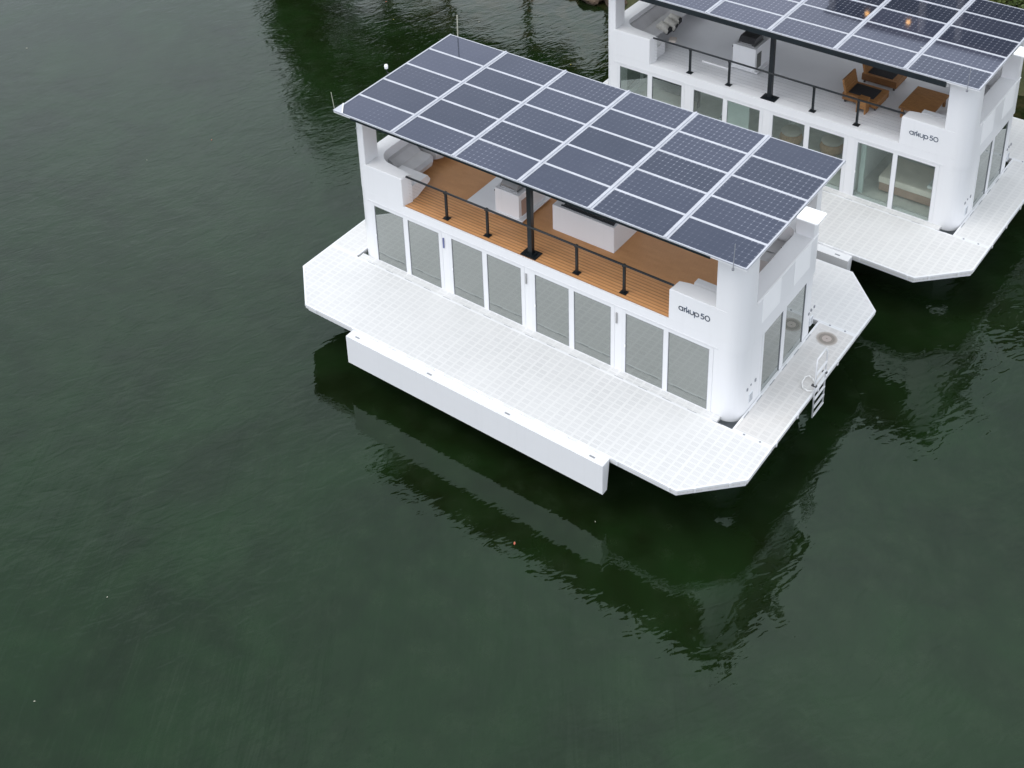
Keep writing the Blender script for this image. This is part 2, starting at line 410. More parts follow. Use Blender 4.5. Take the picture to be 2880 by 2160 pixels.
def lettering(parent, x0, z0, h, y):
    mb = MB(); x = x0
    for ch, adv in (('a', 1.28), ('r', .62), ('k', .86), ('u', 1.12), ('p', 1.28), (' ', .18), ('5', 1.08), ('0', 1.2)):
        if ch != ' ':
            for pl in STROKES[ch]:
                for (ax, az_), (bx, bz) in zip(pl, pl[1:]):
                    A = Vector((x+ax*h, 0, z0+az_*h)); B = Vector((x+bx*h, 0, z0+bz*h)); d = B-A
                    if d.length < 1e-5: continue
                    ang = math.atan2(d.z, d.x); wd = .021
                    mt = Matrix.Translation((A.x, y, A.z)) @ Matrix.Rotation(-ang, 4, 'Y')
                    mb.box(-wd*.4, d.length+wd*.4, -.008, .004, -wd/2, wd/2, mat=mt)
        x += adv*h
    return mb.build('lettering', 'letter_blue', parent)

def make_house(name, loc, rz, label, opt):
    H = empty(name, loc, rz, label=label, cat='floating house', group='two storey floating houses')
    zw = -1.86 - loc[2]
    # ---- hull
    hull = MB(); hull.prism([(XL+.5, .12), (XR-.5, .12), (XR-.12, .5), (XR-.12, YB-.5), (XR-.5, YB-.12), (XL+.5, YB-.12), (XL+.12, YB-.5), (XL+.12, .5)], -1.15, -.16)
    hull.build('hull', 'hull_grey', H)
    for lx in (XL+.55, XR-.45):
        for ly in (.45, YB-.45):
            MB().lathe([(.19, zw-4), (.19, -.17)], 20, (lx, ly, 0)).build('support_leg', opt['leg'], H, auto=40)
    # ---- decks (front, rear, right, left)
    y0, xl, xr = -2.9675, -7.94, 7.285
    cl, cr_ = -6.60, 6.04
    cyy = -1.631
    def deck(nm, poly, mat, th=.13):
        d = MB(); d.prism(poly, -th, 0.0); o = d.build(nm, mat, H)
        # edge rail, a second narrower lip under the deck edge
        cx_ = sum(p[0] for p in poly)/len(poly); cy_ = sum(p[1] for p in poly)/len(poly)
        q = [(cx_+(a-cx_)*(1 - .05/abs(a-cx_+1e-9)) if abs(a-cx_) > .3 else a, cy_+(b-cy_)*(1-.05/abs(b-cy_+1e-9)) if abs(b-cy_) > .3 else b) for a, b in poly]
        r = MB(); r.prism(q, -th-.10, -th-.002); r.build('deck_rail', 'white_frame', o)
        # pale trim border on top
        tr = MB(); n = len(poly); ccw = sum((poly[i][0]*poly[(i+1) % n][1]-poly[(i+1) % n][0]*poly[i][1]) for i in range(n)) > 0
        for i in range(n):
            A = Vector((*poly[i], 0)); B = Vector((*poly[(i+1) % n], 0)); dd = (B-A).normalized(); nn = Vector((-dd.y, dd.x, 0)) * (1 if ccw else -1)
            L_ = (B-A).length
            mt = Matrix.Translation((A.x, A.y, 0)) @ Matrix(((dd.x, nn.x, 0, 0), (dd.y, nn.y, 0, 0), (0, 0, 1, 0), (0, 0, 0, 1)))
            tr.box(.004 if i % 2 else -.012, L_-(.004 if i % 2 else -.012), -.012, .045, -.05, .004 + (.001 if i % 2 else 0), mat=mt)
        tr.build('edge_trim', 'white_frame', o)
        return o
    fd = deck('front_deck', [(xl, -.30), (xl, cyy), (cl, y0), (cr_, y0), (xr, cyy), (xr, -.30)], opt['deck'])
    bd = deck('rear_deck', [(xl, 4.985), (xr, 4.985), (xr, 6.30), (cr_, 7.604), (cl, 7.604), (xl, 6.30)], opt['deck2'])
    rd = deck('side_deck', [(XR+.022, -.27), (xr, -.27), (xr, 4.955), (XR+.022, 4.955)], 'aged_grating' if not opt['b'] else 'warm_grating')
    ld = deck('side_deck', [(xl, -.27), (XL-.022, -.27), (XL-.022, 4.955), (xl, 4.955)], 'warm_grating')
    # infill between front/rear deck and house
    f = MB(); f.box(XL+.06, XR-.45, -.294, -.035, -.10, -.006); f.build('deck_infill', opt['deck'], H)
    f = MB(); f.box(XL+.45, XR-.45, YB+.005, 4.975, -.10, -.006); f.build('deck_infill', opt['deck2'], H)
    # hinge slots along joints
    hs = MB()
    for k in range(17): hs.box(-6.4+k*.75, -6.12+k*.75, -.306, -.292, -.02, .0065)
    for k in range(6): hs.box(XR+.06, XR+.078, .25+k*.75, .55+k*.75, -.02, .0065)
    hs.split('hinge_slot', 'slot_grey', fd)
    # joint bolts
    bb = MB()
    for (bx, by) in ((6.5, -.285), (6.95, -.285), (6.5, 4.97), (6.95, 4.97)): bb.lathe([(.03, .004), (.03, .012)], 10, (bx, by, 0))
    bb.split('joint_bolt', 'slot_grey', rd)
    # edge clips
    cb = MB()
    for k in range(9):
        bx = -6.2 + k*1.5
        cb.box(bx, bx+.05, y0-.035, y0-.013, -.12, .008)
    for k in range(4): cb.box(xr+.013, xr+.035, -.1+k*1.25, -.04+k*1.25, -.12, .008)
    for k in range(2):
        f_ = (k+.5)/2; bx = cr_+(xr-cr_)*f_; by = y0+(cyy-y0)*f_
        cb.box(-.03, .03, -.035, -.013, -.12, .008, mat=Matrix.Translation((bx, by, 0)) @ Matrix.Rotation(math.atan2(cyy-y0, xr-cr_), 4, 'Z'))
    cb.split('edge_clip', 'white_frame', fd)
    # ---- float box on the outer edge of the front deck
    fb = MB(); fb.prism([(-3.315, -.045), (-2.985, -.045), (-2.985, -.12), (-3.10, -1.03), (-3.315, -1.03)][::-1], -4.67, 4.10, axis='x')
    fo = fb.build('float_box', 'white_gelcoat', H)
    sl = MB()
    for k in range(4): sl.box(-4.42+k*2.68, -4.26+k*2.68, -3.20, -3.15, -.05, -.040)
    sl.split('lifting_slot', 'slot_grey', fo)
    hg = MB()
    for k in range(13): hg.box(-4.35+k*.68, -4.03+k*.68, -2.9815, -2.94, -.03, .009)
    hg.split('hinge_leaf', 'bright_white', fo)
    # ---- lower walls
    wl = MB()
    th = .22
    def corner(cx, cy, a0, pre, post):
        o_ = [pre] + arc(cx, cy, RC, a0, a0+90, 10) + [post]
        # inner path
        i_ = arc(cx, cy, RC-th, a0, a0+90, 6)
        d0 = Vector((math.cos(R(a0)), math.sin(R(a0)))); d1 = Vector((math.cos(R(a0+90)), math.sin(R(a0+90))))
        ip = (pre[0]-d0.x*th, pre[1]-d0.y*th); iq = (post[0]-d1.x*th, post[1]-d1.y*th)
        return o_ + [iq] + i_[::-1] + [ip]
    wy0, wy1 = 1.22, 4.02    # side window opening
    wl.prism(corner(XR-RC, YF+RC, -90, (5.40, YF), (XR, wy0)), -.12, 2.18)
    wl.prism(corner(XR-RC, YB-RC, 0, (XR, wy1), (5.40, YB)), -.12, 2.18)
    wl.prism(corner(XL+RC, YB-RC, 90, (-6.29, YB), (XL, wy1)), -.12, 2.18)
    wl.prism(corner(XL+RC, YF+RC, 180, (XL, wy0), (-6.29, YF)), -.12, 2.18)
    for i in range(3):
        a, b = DOORS[i][3]+.12, DOORS[i+1][0]-.12
        wl.box(a, b, YF, YF+th, -.12, 2.18); wl.box(a, b, YB-th, YB, -.12, 2.18)
    # sill strips under the doors
    wl.box(-6.29, 5.40, YF+.012, YF+th-.01, -.12, -.008); wl.box(-6.29, 5.40, YB-th+.01, YB-.012, -.12, -.008)
    wl.box(XR-th+.01, XR-.012, wy0, wy1, -.12, -.008); wl.box(XL+.012, XL+th-.01, wy0, wy1, -.12, -.008)
    wl.split('lower_wall', 'white_gelcoat', H, auto=30)
    # fascia ring between storeys (z 2.18..2.50): rounded rectangle ring
    def rring(x0, x1, y0_, y1_, r, n=10):
        return arc(x1-r, y0_+r, r, -90, 0, n)+arc(x1-r, y1_-r, r, 0, 90, n)+arc(x0+r, y1_-r, r, 90, 180, n)+arc(x0+r, y0_+r, r, 180, 270, n)
    fs = MB(); A = rring(UXL, UXR, YF-.004, YB+.004, RC+.02); B = rring(UXL+.3, UXR-.3, YF+.3, YB-.3, .2)
    n = len(A)
    za, zb = 2.18, 2.512
    vA0 = [fs.bm.verts.new((*p, za)) for p in A]; vA1 = [fs.bm.verts.new((*p, zb)) for p in A]
    vB0 = [fs.bm.verts.new((*p, za)) for p in B]; vB1 = [fs.bm.verts.new((*p, zb)) for p in B]
    for i in range(n):
        j = (i+1) % n
        for q in ((vA0[i], vA0[j], vA1[j], vA1[i]), (vB0[i], vB1[i], vB1[j], vB0[j]), (vA1[i], vA1[j], vB1[j], vB1[i]), (vA0[i], vB0[i], vB0[j], vA0[j])): fs.bm.faces.new(q)
    fs.build('storey_fascia', 'white_gelcoat', H, auto=30)
    lt = MB(); lt.box(-6.42, 5.52, YF-.018, YF-.006, 2.196, 2.222); lt.build('drip_trim', 'white_frame', H)
    # ---- floors
    inner = MB(); inner.box(XL+.26, XR-.26, YF+.24, YB-.24, -.10, .012); inner.build('lower_floor', 'grey_carpet', H)
    ce = MB(); ce.box(XL+.33, XR-.33, YF+.33, YB-.33, 2.30, 2.44); ce.build('ceiling', 'inner_wall', H)
    uf = MB(); uf.box(UXL+.4, UXR-.4, YF+.035, YB-.035, 2.445, Z2); ufo = uf.build('upper_deck', opt['floor'], H)
    # ---- sliding doors
    def door(x0, x1, x2, x3, y, s, idx=0, g='glass'):
        f = MB(); d = .05; zt = 2.0786; zb_ = 0.0
        F = .075
        yy0, yy1 = (y-.008, y+d) if s > 0 else (y-d, y+.008)
        f.box(x0-.118, x0, yy0, yy1, zb_-.006, 2.176); f.box(x3, x3+.118, yy0, yy1, zb_-.006, 2.176)
        f.box(x0, x3, yy0+.003, yy1-.003, zt, 2.174); f.box(x0, x3, yy0+.003, yy1-.003, zb_-.005, .004)
        f.box(x1, x2, yy0+.006, yy1-.006, .004, zt)
        root = f.build('sliding_door', 'white_frame', H)
        # beads around each pane
        for a, b in ((x0, x1), (x2, x3)):
            p = MB(); ym = y + .014*s
            p.box(a-.01, b+.01, min(ym, ym+.012*s), max(ym, ym+.012*s), -.002, zt+.01); p.build('glass_pane', opt[g], root)
        bd_ = MB()
        for a, b in ((x0, x1), (x2, x3)):
            w_ = .014
            ya, yb_ = sorted((y-.002*s, y+.012*s))
            bd_.box(a, a+w_, ya, yb_, .006, zt-.001); bd_.box(b-w_, b, ya, yb_, .006, zt-.001)
            bd_.box(a+w_, b-w_, ya, yb_, zt-.016, zt-.001)
        bd_.split('gasket', 'slot_grey', root)
        return root
    for i, dd in enumerate(DOORS):
        r_ = door(*dd, YF, 1)
        if not (opt['b']):
            hb = MB(); hx = dd[3]+.185
            if i < 3:
                hb.box(hx-.022, hx+.022, YF-.035, YF-.001, 1.62, 1.98, bev=.006); hb.build('pull_handle', ('handle_blue', 'steel', 'steel')[i], r_)
        # small latch
        lb = MB(); lb.box(dd[0]-.012, dd[0]+.012, YF-.03, YF-.009, .92, 1.0); lb.build('latch', 'bright_white', r_)
        door(*dd, YB, -1)
        # dark track line
    tr_ = MB(); tr_.box(-6.29, 5.40, YF-.016, YF+.004, -.004, .012); tr_.build('door_track', 'white_frame', H)
    # ---- side windows
    for xs, s in ((XR, -1), (XL, 1)):
        f = MB(); xa, xb = sorted((xs+.006*(-s), xs+s*.05))
        ys = (1.34, 2.444, 2.658, 3.871)
        f.box(xa, xb, ys[0]-.118, ys[0], -.005, 2.176); f.box(xa, xb, ys[3], ys[3]+.147, -.005, 2.176)
        f.box(xa+.002, xb-.002, ys[0], ys[3], 2.0786, 2.174); f.box(xa+.002, xb-.002, ys[0], ys[3], -.004, .004)
        f.box(xa+.004, xb-.004, ys[1], ys[2], .004, 2.0786)
        root = f.build('side_window', 'white_frame', H)
        for a, b in ((ys[0], ys[1]), (ys[2], ys[3])):
            p = MB(); xm = xs+s*.018; q0, q1 = sorted((xm, xm+s*.012)); p.box(q0, q1, a-.01, b+.01, -.002, 2.09); p.build('glass_pane', opt['side_glass'], root)
        gk = MB()
        for a, b in ((ys[0], ys[1]), (ys[2], ys[3])):
            q0, q1 = sorted((xs-s*.002, xs+s*.014)); gk.box(q0, q1, b-.016, b, .006, 2.07); gk.box(q0, q1, a, a+.010, .006, 2.07)
        gk.split('gasket', 'slot_grey', root)
    # grilles, outlets on the right wall
    for (ya, yb_, za_, zb2) in ((.62, .83, .20, .50), (4.34, 4.53, .24, .52)):
        g = MB(); g.box(XR-.01, XR+.016, ya, yb_, za_, zb2)
        go = g.build('vent_grille', 'pale_panel', H)
        s_ = MB()
        for k in range(6): s_.box(XR+.012, XR+.02, ya+.02, yb_-.02, za_+.03+k*.045, za_+.048+k*.045)
        s_.build('slats', 'slot_grey', go)
    ot = MB()
    for (yy, zz, s_) in ((.96, .76, .035), (.50, .765, .03), (.705, .79, .02), (4.21, .774, .03), (4.37, .80, .03), (4.57, .79, .03)):
        ot.box(XR-.01, XR+.018, yy-s_, yy+s_, zz-s_*1.3, zz+s_*1.3)
    if True: ot.split('wall_outlet', 'slot_grey', H)
    # ---- upper parapets
    ptop = 3.50
    pw = MB()
    # right: front return + side + rear return, thick 0.52
    def rarc(cx, cy, r, a0, a1, n=10): return arc(cx, cy, r, a0, a1, n)
    k_ = RC+.02
    yF, yB = YF-.004, YB+.004
    pr = [(4.07, yF)] + arc(UXR-k_, yF+k_, k_, -90, 0) + arc(UXR-k_, yB-k_, k_, 0, 90) + [(4.07, yB), (4.07, yB-.42), (4.40, yB-.50)] + \
         [(5.15, yB-.50)] + arc(UXR-.53-.28, yB-.50-.28, .28, 90, 0, 6) + arc(UXR-.53-.28, yF+.52+.28, .28, 0, -90, 6) + [(4.40, yF+.52), (4.11, yF+.44)]
    pw.prism(pr, Z2-.006, ptop, bev=.022)
    k2 = .45
    pl_ = [(-4.97, yB)] + arc(UXL+k2, yB-k2, k2, 90, 180) + arc(UXL+k2, yF+k2, k2, 180, 270) + [(-4.97, yF), (-4.88, yF+.36)] + \
          [(-5.3, yF+.40)] + arc(UXL+.50+.62, yF+.46+.62, .62, 270, 180, 10) + arc(UXL+.50+.62, yB-.46-.62, .62, 180, 90, 10) + [(-4.88, yB-.36)]
    pw.prism(pl_, Z2-.006, ptop, bev=.022)
    po = pw.split('parapet', 'white_gelcoat', H, auto=35)[0]
    lettering(po, 4.36, 2.965, .118, yF-.001)
    lip = MB(); lip.box(UXR-.028, UXR+.012, .72, 4.30, ptop-.02, ptop+.014); lip.build('ledge_lip', 'bright_white', po)
    for ya, yb_ in ((1.03, 2.06), (2.90, 3.86)):
        q = MB(); q.box(UXR-.01, UXR+.008, ya, yb_, 2.64, 3.47); q.build('side_panel', 'bright_white', po)
    # ---- upper columns
    cw = MB(); zt_ = 5.3365
    c1_ = [(5.40, yF)] + arc(UXR-k_, yF+k_, k_, -90, 0) + [(UXR, .66), (5.70, .66), (5.66, .52), (5.40, .50)]
    cw.prism(c1_, ptop-.002, zt_)
    cl_ = [(-6.37, yF+.0), (-6.37, .56), (UXL, .56)] + arc(UXL+.45, yF+.45, .45, 180, 270, 8)
    cw.prism(cl_, ptop-.002, zt_)
    cw.prism(arc(UXR-k_, yB-k_, k_, 0, 90) + [(5.60, yB), (5.60, 4.15), (5.68, 3.98), (UXR, 3.98)], ptop-.002, zt_)
    cw.prism([(UXL, 4.10), (-6.37, 4.10), (-6.37, yB), (UXL+.3, yB)] + arc(UXL+.3, yB-.3, .3, 90, 180, 8)[1:], ptop-.002, zt_)
    cw.split('corner_column', 'white_gelcoat', H, auto=35)
    dl = MB(); dl.lathe([(.045, 0), (.05, .01), (.03, .03)], 12); o_ = dl.build('column_light', 'slot_grey', H, auto=40); o_.location = (-6.368, .28, 4.72); o_.rotation_euler = (0, R(90), 0)
    dl = MB(); dl.lathe([(.022, 0), (.025, .015), (.012, .03)], 10); o_ = dl.build('column_sensor', 'slot_grey', H, auto=40); o_.location = (-6.62, yF-.001, 4.72); o_.rotation_euler = (R(90), 0, 0)
    br2 = MB(); br2.tube([(6.36, 2.35, 5.36), (6.62, 2.35, 5.38), (6.72, 2.35, 5.44)], .03, 8); bo2 = br2.build('plate_bracket', 'white_frame', H)
    cp = MB(); cp.prism(rring(6.45, 7.03, 2.06, 2.64, .045, 4), 5.445, 5.49, bev=.008); cp.build('antenna_plate', 'bright_white', bo2)
    # ---- roof
    rx1 = RX0+COLS*PX; ry1 = RY0+ROWS*PY
    rf = MB(); rf.box(RX0, rx1, RY0, ry1, 5.352, 5.385); ro = rf.build('roof', 'white_frame', H)
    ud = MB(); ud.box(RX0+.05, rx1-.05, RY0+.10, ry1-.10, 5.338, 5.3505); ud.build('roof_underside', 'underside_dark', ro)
    b_ = MB()
    for i in range(COLS+1):
        x = RX0+i*PX
        wd = .045 if i in (0, COLS) else .078
        a, c_ = (x, x+wd) if i == 0 else ((x-wd, x) if i == COLS else (x-wd, x+wd))
        b_.box(a, c_, RY0-.004, ry1+.004, 5.385, 5.43)
        if 0 < i < COLS:
            b_.box(x-.022, x+.022, RY0-.002, ry1+.002, 5.43, 5.462)
    for j in range(ROWS+1):
        y = RY0+j*PY; wd = .030 if j in (0, ROWS) else .038
        a, c_ = (y, y+wd) if j == 0 else ((y-wd, y) if j == ROWS else (y-wd, y+wd))
        b_.box(RX0+.003, rx1-.003, a, c_, 5.380, 5.426 if 0 < j < ROWS else 5.422)
    b_.build('panel_frame', 'panel_grey', ro)
    pan = None
    for i in range(COLS):
        for j in range(ROWS):
            xa = RX0+i*PX+(.045 if i == 0 else .078); xb = RX0+(i+1)*PX-(.045 if i == COLS-1 else .078)
            ya = RY0+j*PY+(.030 if j == 0 else .038); yb_ = RY0+(j+1)*PY-(.030 if j == ROWS-1 else .038)
            p = MB()
            p.box(-(xb-xa)/2, (xb-xa)/2, -(yb_-ya)/2, (yb_-ya)/2, -.03, .0)
            o_ = p.build('solar_panel', 'solar_cells', ro); o_.location = ((xa+xb)/2, (ya+yb_)/2, 5.414)
            o_.rotation_euler = (R(random.uniform(-.25, .25)), R(random.uniform(-.15, .15)), 0)
    # black gutter under the front and rear edge
    g = MB(); gh = opt['gutter']
    g.box(RX0+.65, 5.40, RY0-.014, RY0+.06, 5.30-gh, 5.376); g.box(RX0+.65, 5.40, ry1-.06, ry1+.014, 5.30-gh, 5.376)
    g.build('gutter', 'black_fascia', ro)
    if gh > 0: gw = MB(); gw.box(RX0+.62, 5.42, RY0+.10, RY0+.20, 5.30-gh*1.25, 5.284); gw.build('awning_box', 'white_frame', ro)
    # side beams at the right end
    sb = MB(); sb.box(5.70, 6.18, .665, 3.975, 5.22, 5.3365); sb.build('end_beam', 'white_gelcoat', ro)
    sb = MB(); sb.box(-6.86, -6.375, .565, 4.095, 5.22, 5.3365); sb.build('end_beam', 'white_gelcoat', ro)
    # corner triangle plate
    tp = MB(); tp.prism([(RX0-.02, RY0-.012), (RX0+.34, RY0-.012), (RX0-.02, RY0+.45)], 5.431, 5.437); tp.build('corner_plate', 'panel_grey', ro)
    tp = MB(); tp.box(-.29, .29, -.018, .018, 0, .012, mat=Matrix.Translation((RX0+.17, RY0+.22, 5.438)) @ Matrix.Rotation(R(-52), 4, 'Z')); tp.build('corner_strap', 'white_frame', ro)
    # ---- masts and lamps
    mt_ = MB(); mt_.tube([(-6.78, 5.27, 5.3), (-6.76, 5.27, 6.18)], .020, 8); mt_.build('antenna', 'leaf_pale', H)
    mt_ = MB(); mt_.tube([(-7.09, -.40, 5.43), (-7.16, -.40, 5.98)], .010, 6); mt_.build('whip_antenna', 'leaf_pale', H)
    mt_ = MB(); mt_.tube([(6.03, -.50, 5.28), (6.05, -.49, 6.05)], .009, 6).lathe([(.035, 5.26), (.035, 5.31)], 8, (6.03, -.5, 0)); mt_.build('whip_antenna', 'slot_grey', H)
    br = MB(); br.tube([(-7.05, 2.22, 5.36), (-7.22, 2.22, 5.38), (-7.25, 2.22, 5.50)], .018, 6); bo = br.build('lamp_bracket', 'black_metal', H)
    gl = MB(); gl.lathe([(.035, -.07), (.058, -.05), (.062, .03), (.05, .075), (.02, .095)], 14); o_ = gl.build('globe_lamp', 'bright_white', bo, smooth=True); o_.location = (-7.25, 2.22, 5.57)
    # ---- railing
    rl = MB(); rl.tube([(-4.93, .15, 3.50), (4.09, .15, 3.50)], .034, 10); ra = rl.build('handrail', 'black_metal', H, smooth=True)
    for x in (-3.498, -2.0, 1.05, 2.56):
        p = MB(); p.box(x-.034, x+.034, .195, .255, Z2, 3.475); p.box(x-.10, x+.10, .13, .31, Z2, Z2+.018); p.box(x-.02, x+.02, .13, .24, 3.44, 3.47); p.build('rail_post', 'black_metal', ra)
    wr = MB()
    for k in range(7):
        z = Z2+.13+k*.12
        wr.tube([(-4.93, .20, z), (4.09, .20, z)], opt['cable'], 5)
    wr.split('cable', 'black_metal', ra)
    p = MB(); p.box(-.535, -.395, .13, .27, Z2, 5.30); p.box(-.72, -.21, .02, .40, Z2+.0, Z2+.022); p.box(-.60, -.33, .08, .33, Z2+.02, Z2+.05); p.build('centre_post', 'black_metal', H)
    rl = MB(); rl.tube([(-4.93, YB-.2, 3.50), (4.09, YB-.2, 3.50)], .034, 10)
    for x in (-3.5, -2.0, -.46, 1.05, 2.56): rl.box(x-.034, x+.034, YB-.23, YB-.17, Z2, 3.475)
    rl.build('rear_handrail', 'black_metal', H)
    # ---- moulded bench at the left end of the roof deck
    def bench_piece(y0_, y1_, mat, xf=-5.40):
        b = MB()
        prof = [(-6.36, Z2), (-5.92, Z2), (xf-.05, Z2+.16), (xf, Z2+.34), (xf-.12, Z2+.44), (-6.02, Z2+.42), (-6.25, Z2+.62), (-6.40, Z2+.66)]
        n_ = len(prof); ch = .18
        secs = [(y0_, .86), (y0_+ch, 1.0), (y1_-ch, 1.0), (y1_, .86)]
        rg = []
        for yy, s_ in secs:
            rg.append([b.bm.verts.new((-6.36+(px_+6.36)*(s_ if px_ > -5.95 else 1), yy, Z2+(pz-Z2)*(1 if s_ == 1 else .97))) for px_, pz in prof])
        for A_, B_ in zip(rg, rg[1:]):
            for k in range(n_): b.bm.faces.new((A_[k], A_[(k+1) % n_], B_[(k+1) % n_], B_[k]))
        b.bm.faces.new(rg[0]); b.bm.faces.new(rg[-1][::-1])
        return b.build('moulded_bench', mat, H)
    if not opt['b']:
        bench_piece(.98, 2.18, 'moulded_bench'); bench_piece(2.34, 3.9, 'moulded_bench')
        # stepped locker beside the front-left parapet
        b = MB(); b.prism([(.36, Z2), (.62, Z2), (1.22, Z2+.22), (1.26, Z2+.30), (1.15, Z2+.47), (.36, Z2+.50)][::-1], -5.95, -4.93, axis='x', bev=0)
        b.build('locker', 'white_gelcoat', H)
    else:
        b = MB(); b.prism([(-6.36, Z2), (-5.90, Z2), (-5.86, Z2+.36), (-5.42, Z2+.40), (-5.40, Z2+.46), (-6.05, Z2+.45), (-6.30, Z2+.78), (-6.42, Z2+.80)], .46, 4.2, axis='y'); b.build('moulded_bench', 'moulded_bench', H)
        b = MB(); b.box(-5.6, -4.95, .38, 1.0, Z2, Z2+.46, bev=.01); b.build('locker', 'white_gelcoat', H)
    for (ya_, yb2) in ((3.02, 3.46), (3.50, 4.12)):
        b = MB(); b.prism([(4.98, Z2), (5.64, Z2), (5.64, Z2+.72), (5.50, Z2+.74), (5.38, Z2+.47), (5.02, Z2+.44), (4.94, Z2+.30)], ya_, yb2, axis='y', bev=.02); b.build('end_bench', 'moulded_bench', H)
    b = MB(); b.prism([(.505, Z2), (.90, Z2), (.90, Z2+.86), (.86, Z2+.90), (.66, Z2+.90), (.60, Z2+.80), (.505, Z2+.80)], 4.42, 5.40, axis='x'); b.build('locker', 'white_gelcoat', H)
    sp = MB()
    for (yy, zz) in ((1.75, 3.22), (3.3, 3.22)): sp.box(-6.425, -6.405, yy-.03, yy+.03, zz-.03, zz+.03)
    sp.split('bench_socket', 'slot_grey', H)
    # ---- stair hatch slab + cabinet
    h = MB(); h.box(-3.51, -2.43, 1.18, 2.88, Z2, Z2+(.07 if not opt['b'] else .035), bev=.008); h.build('hatch_cover', 'white_gelcoat' if not opt['b'] else 'white_decking', H)
    if opt['b']:
        h = MB(); h.box(-3.53, -2.5, 1.14, 1.178, Z2, Z2+.055); h.build('hatch_trim', 'bright_white', H)
    return H

OPT_A = dict(b=False, deck='deck_grating', deck2='deck_grating', floor='teak_decking', glass='coated_glass', side_glass='coated_glass', gutter=-.012, cable=.0010, leg='galvanised')
OPT_B = dict(b=True, deck='warm_grating', deck2='warm_grating', floor='white_decking', glass='clear_glass', side_glass='coated_glass', gutter=.115, cable=.0014, leg='rust_yellow')
A_LOC = (0, 0, 0); A_RZ = 0
B_LOC = (1.5477, 11.7274, -.2217); B_RZ = -.01693
HA = make_house('floating_house', A_LOC, A_RZ, 'white floating house with teak roof deck, nearest the camera', OPT_A)
HB = make_house('floating_house', B_LOC, B_RZ, 'white floating house with white roof deck and clear windows, behind the nearer one', OPT_B)
MA = Matrix.Identity(4)
MBm = Matrix.Translation(B_LOC) @ Matrix.Rotation(B_RZ, 4, 'Z')
def place(o, mtx, x, y, z, rz=0):
    p = mtx @ Vector((x, y, z)); o.location = p
    o.rotation_euler = (0, 0, rz + (B_RZ if mtx is MBm else 0)); return o

# ------------------------------------------------------------------ swim ladder + rope + round mark (fixed to house A)
def ladder():
    r = MB()
    for y in (0, .66): r.tube([(.0, y, -.80), (.0, y, 1.05), (-.02, y+(.06 if y == 0 else -.06), 1.18)], .024, 8)
    r.tube([(-.02, .05, 1.18), (-.02, .61, 1.18)], .026, 8)
    o = r.build('swim_ladder', 'white_frame', None, smooth=True)
    for k in range(6):
        s = MB(); s.box(-.02, .035, .0, .66, -.76+k*.29, -.735+k*.29, bev=.004); s.build('step', 'white_frame', o)
    s = MB()
    for y in (0, .66): s.box(-.09, .05, y-.035, y+.035, .30, .335)
    s.split('clamp', 'dark_lid', o)
    return o
o = ladder(); o.location = (7.335, 2.10, 0); tag(o, 'white metal swim ladder hung on the side deck of the near house', 'ladder')
pts = []
for (x, y) in ((7.26, 2.16), (7.12, 2.12), (7.004, 2.148), (6.90, 2.28), (6.87, 2.43), (6.87, 2.56), (6.92, 2.66), (7.03, 2.63), (7.137, 2.544), (7.22, 2.42)):
    pts.append((x, y, .035))
def smooth_path(p, n=6, closed=False):
    out_ = []; m = len(p)
    for i in range(m-1):
        p0, p1, p2, p3 = Vector(p[max(i-1, 0)]), Vector(p[i]), Vector(p[i+1]), Vector(p[min(i+2, m-1)])
        for k in range(n):
            t_ = k/n; out_.append(.5*((2*p1)+(-p0+p2)*t_+(2*p0-5*p1+4*p2-p3)*t_*t_+(-p0+3*p1-3*p2+p3)*t_**3))
    out_.append(Vector(p[-1])); return out_
r = MB(); r.tube([(v.x, v.y, .045+.012*math.sin(i*.9)) for i, v in enumerate(smooth_path(pts))], .022, 8)
tag(r.build('rope', 'rope_white', smooth=True), 'white rope curled on the side deck beside the swim ladder', 'rope')
r = MB(); r.lathe([(.30, .0055), (.30, .0085)], 40); o = r.build('round_plate', 'round_mark'); o.location = (6.665, 4.39, 0)
tag(o, 'brown stained round plate lying on the side deck near the rear corner', 'deck plate')

# ------------------------------------------------------------------ grill cabinets
def cabinet(label, mtx, lid, tall, back):
    c = empty('grill_cabinet', label=label, cat='cabinet', group='roof deck grill cabinets')
    w_, d_ = .86, back
    b = MB(); b.box(0, w_, 0, d_, .03, tall, bev=.015); b.build('body', 'white_gelcoat', c)
    b = MB(); b.box(-.04, w_+.12, -.04, d_+.10, 0, .04, bev=.005); b.build('plinth', 'white_gelcoat', c)
    b = MB(); b.box(w_-.004, w_+.012, .12, .42, .10, tall-.22); b.build('side_panel', 'bed_base' if not lid else 'galvanised', c)
    b = MB(); b.box(.10, w_-.10, .10, .80, tall, tall+.035, bev=.008); g = b.build('grill_base', 'steel', c)
    b = MB(); b.prism([(.12, tall+.035), (.78, tall+.035), (.78, tall+.12), (.66, tall+.26), (.26, tall+.26), (.12, tall+.12)], .14, w_-.14, axis='x', bev=0)
    b.build('grill_lid', 'dark_lid' if lid else 'steel', c)
    b = MB(); b.tube([(.20, .07, tall+.09), (w_-.20, .07, tall+.09)], .014, 8); b.tube([(.24, .07, tall+.09), (.24, .13, tall+.09)], .010, 6); b.tube([(w_-.24, .07, tall+.09), (w_-.24, .13, tall+.09)], .010, 6); b.build('lid_handle', 'steel', c)
    b = MB(); b.lathe([(.03, 0), (.035, .03), (.02, .05)], 10, (0, 0, 0)); o = b.build('valve', 'dark_lid', c); o.location = (-.003, .06, tall-.14); o.rotation_euler = (0, R(-90), 0)
    return c
c = cabinet('white grill cabinet with steel lid on the teak roof deck', MA, False, .86, 1.45); place(c, MA, -2.46, 1.24, Z2+.0705)
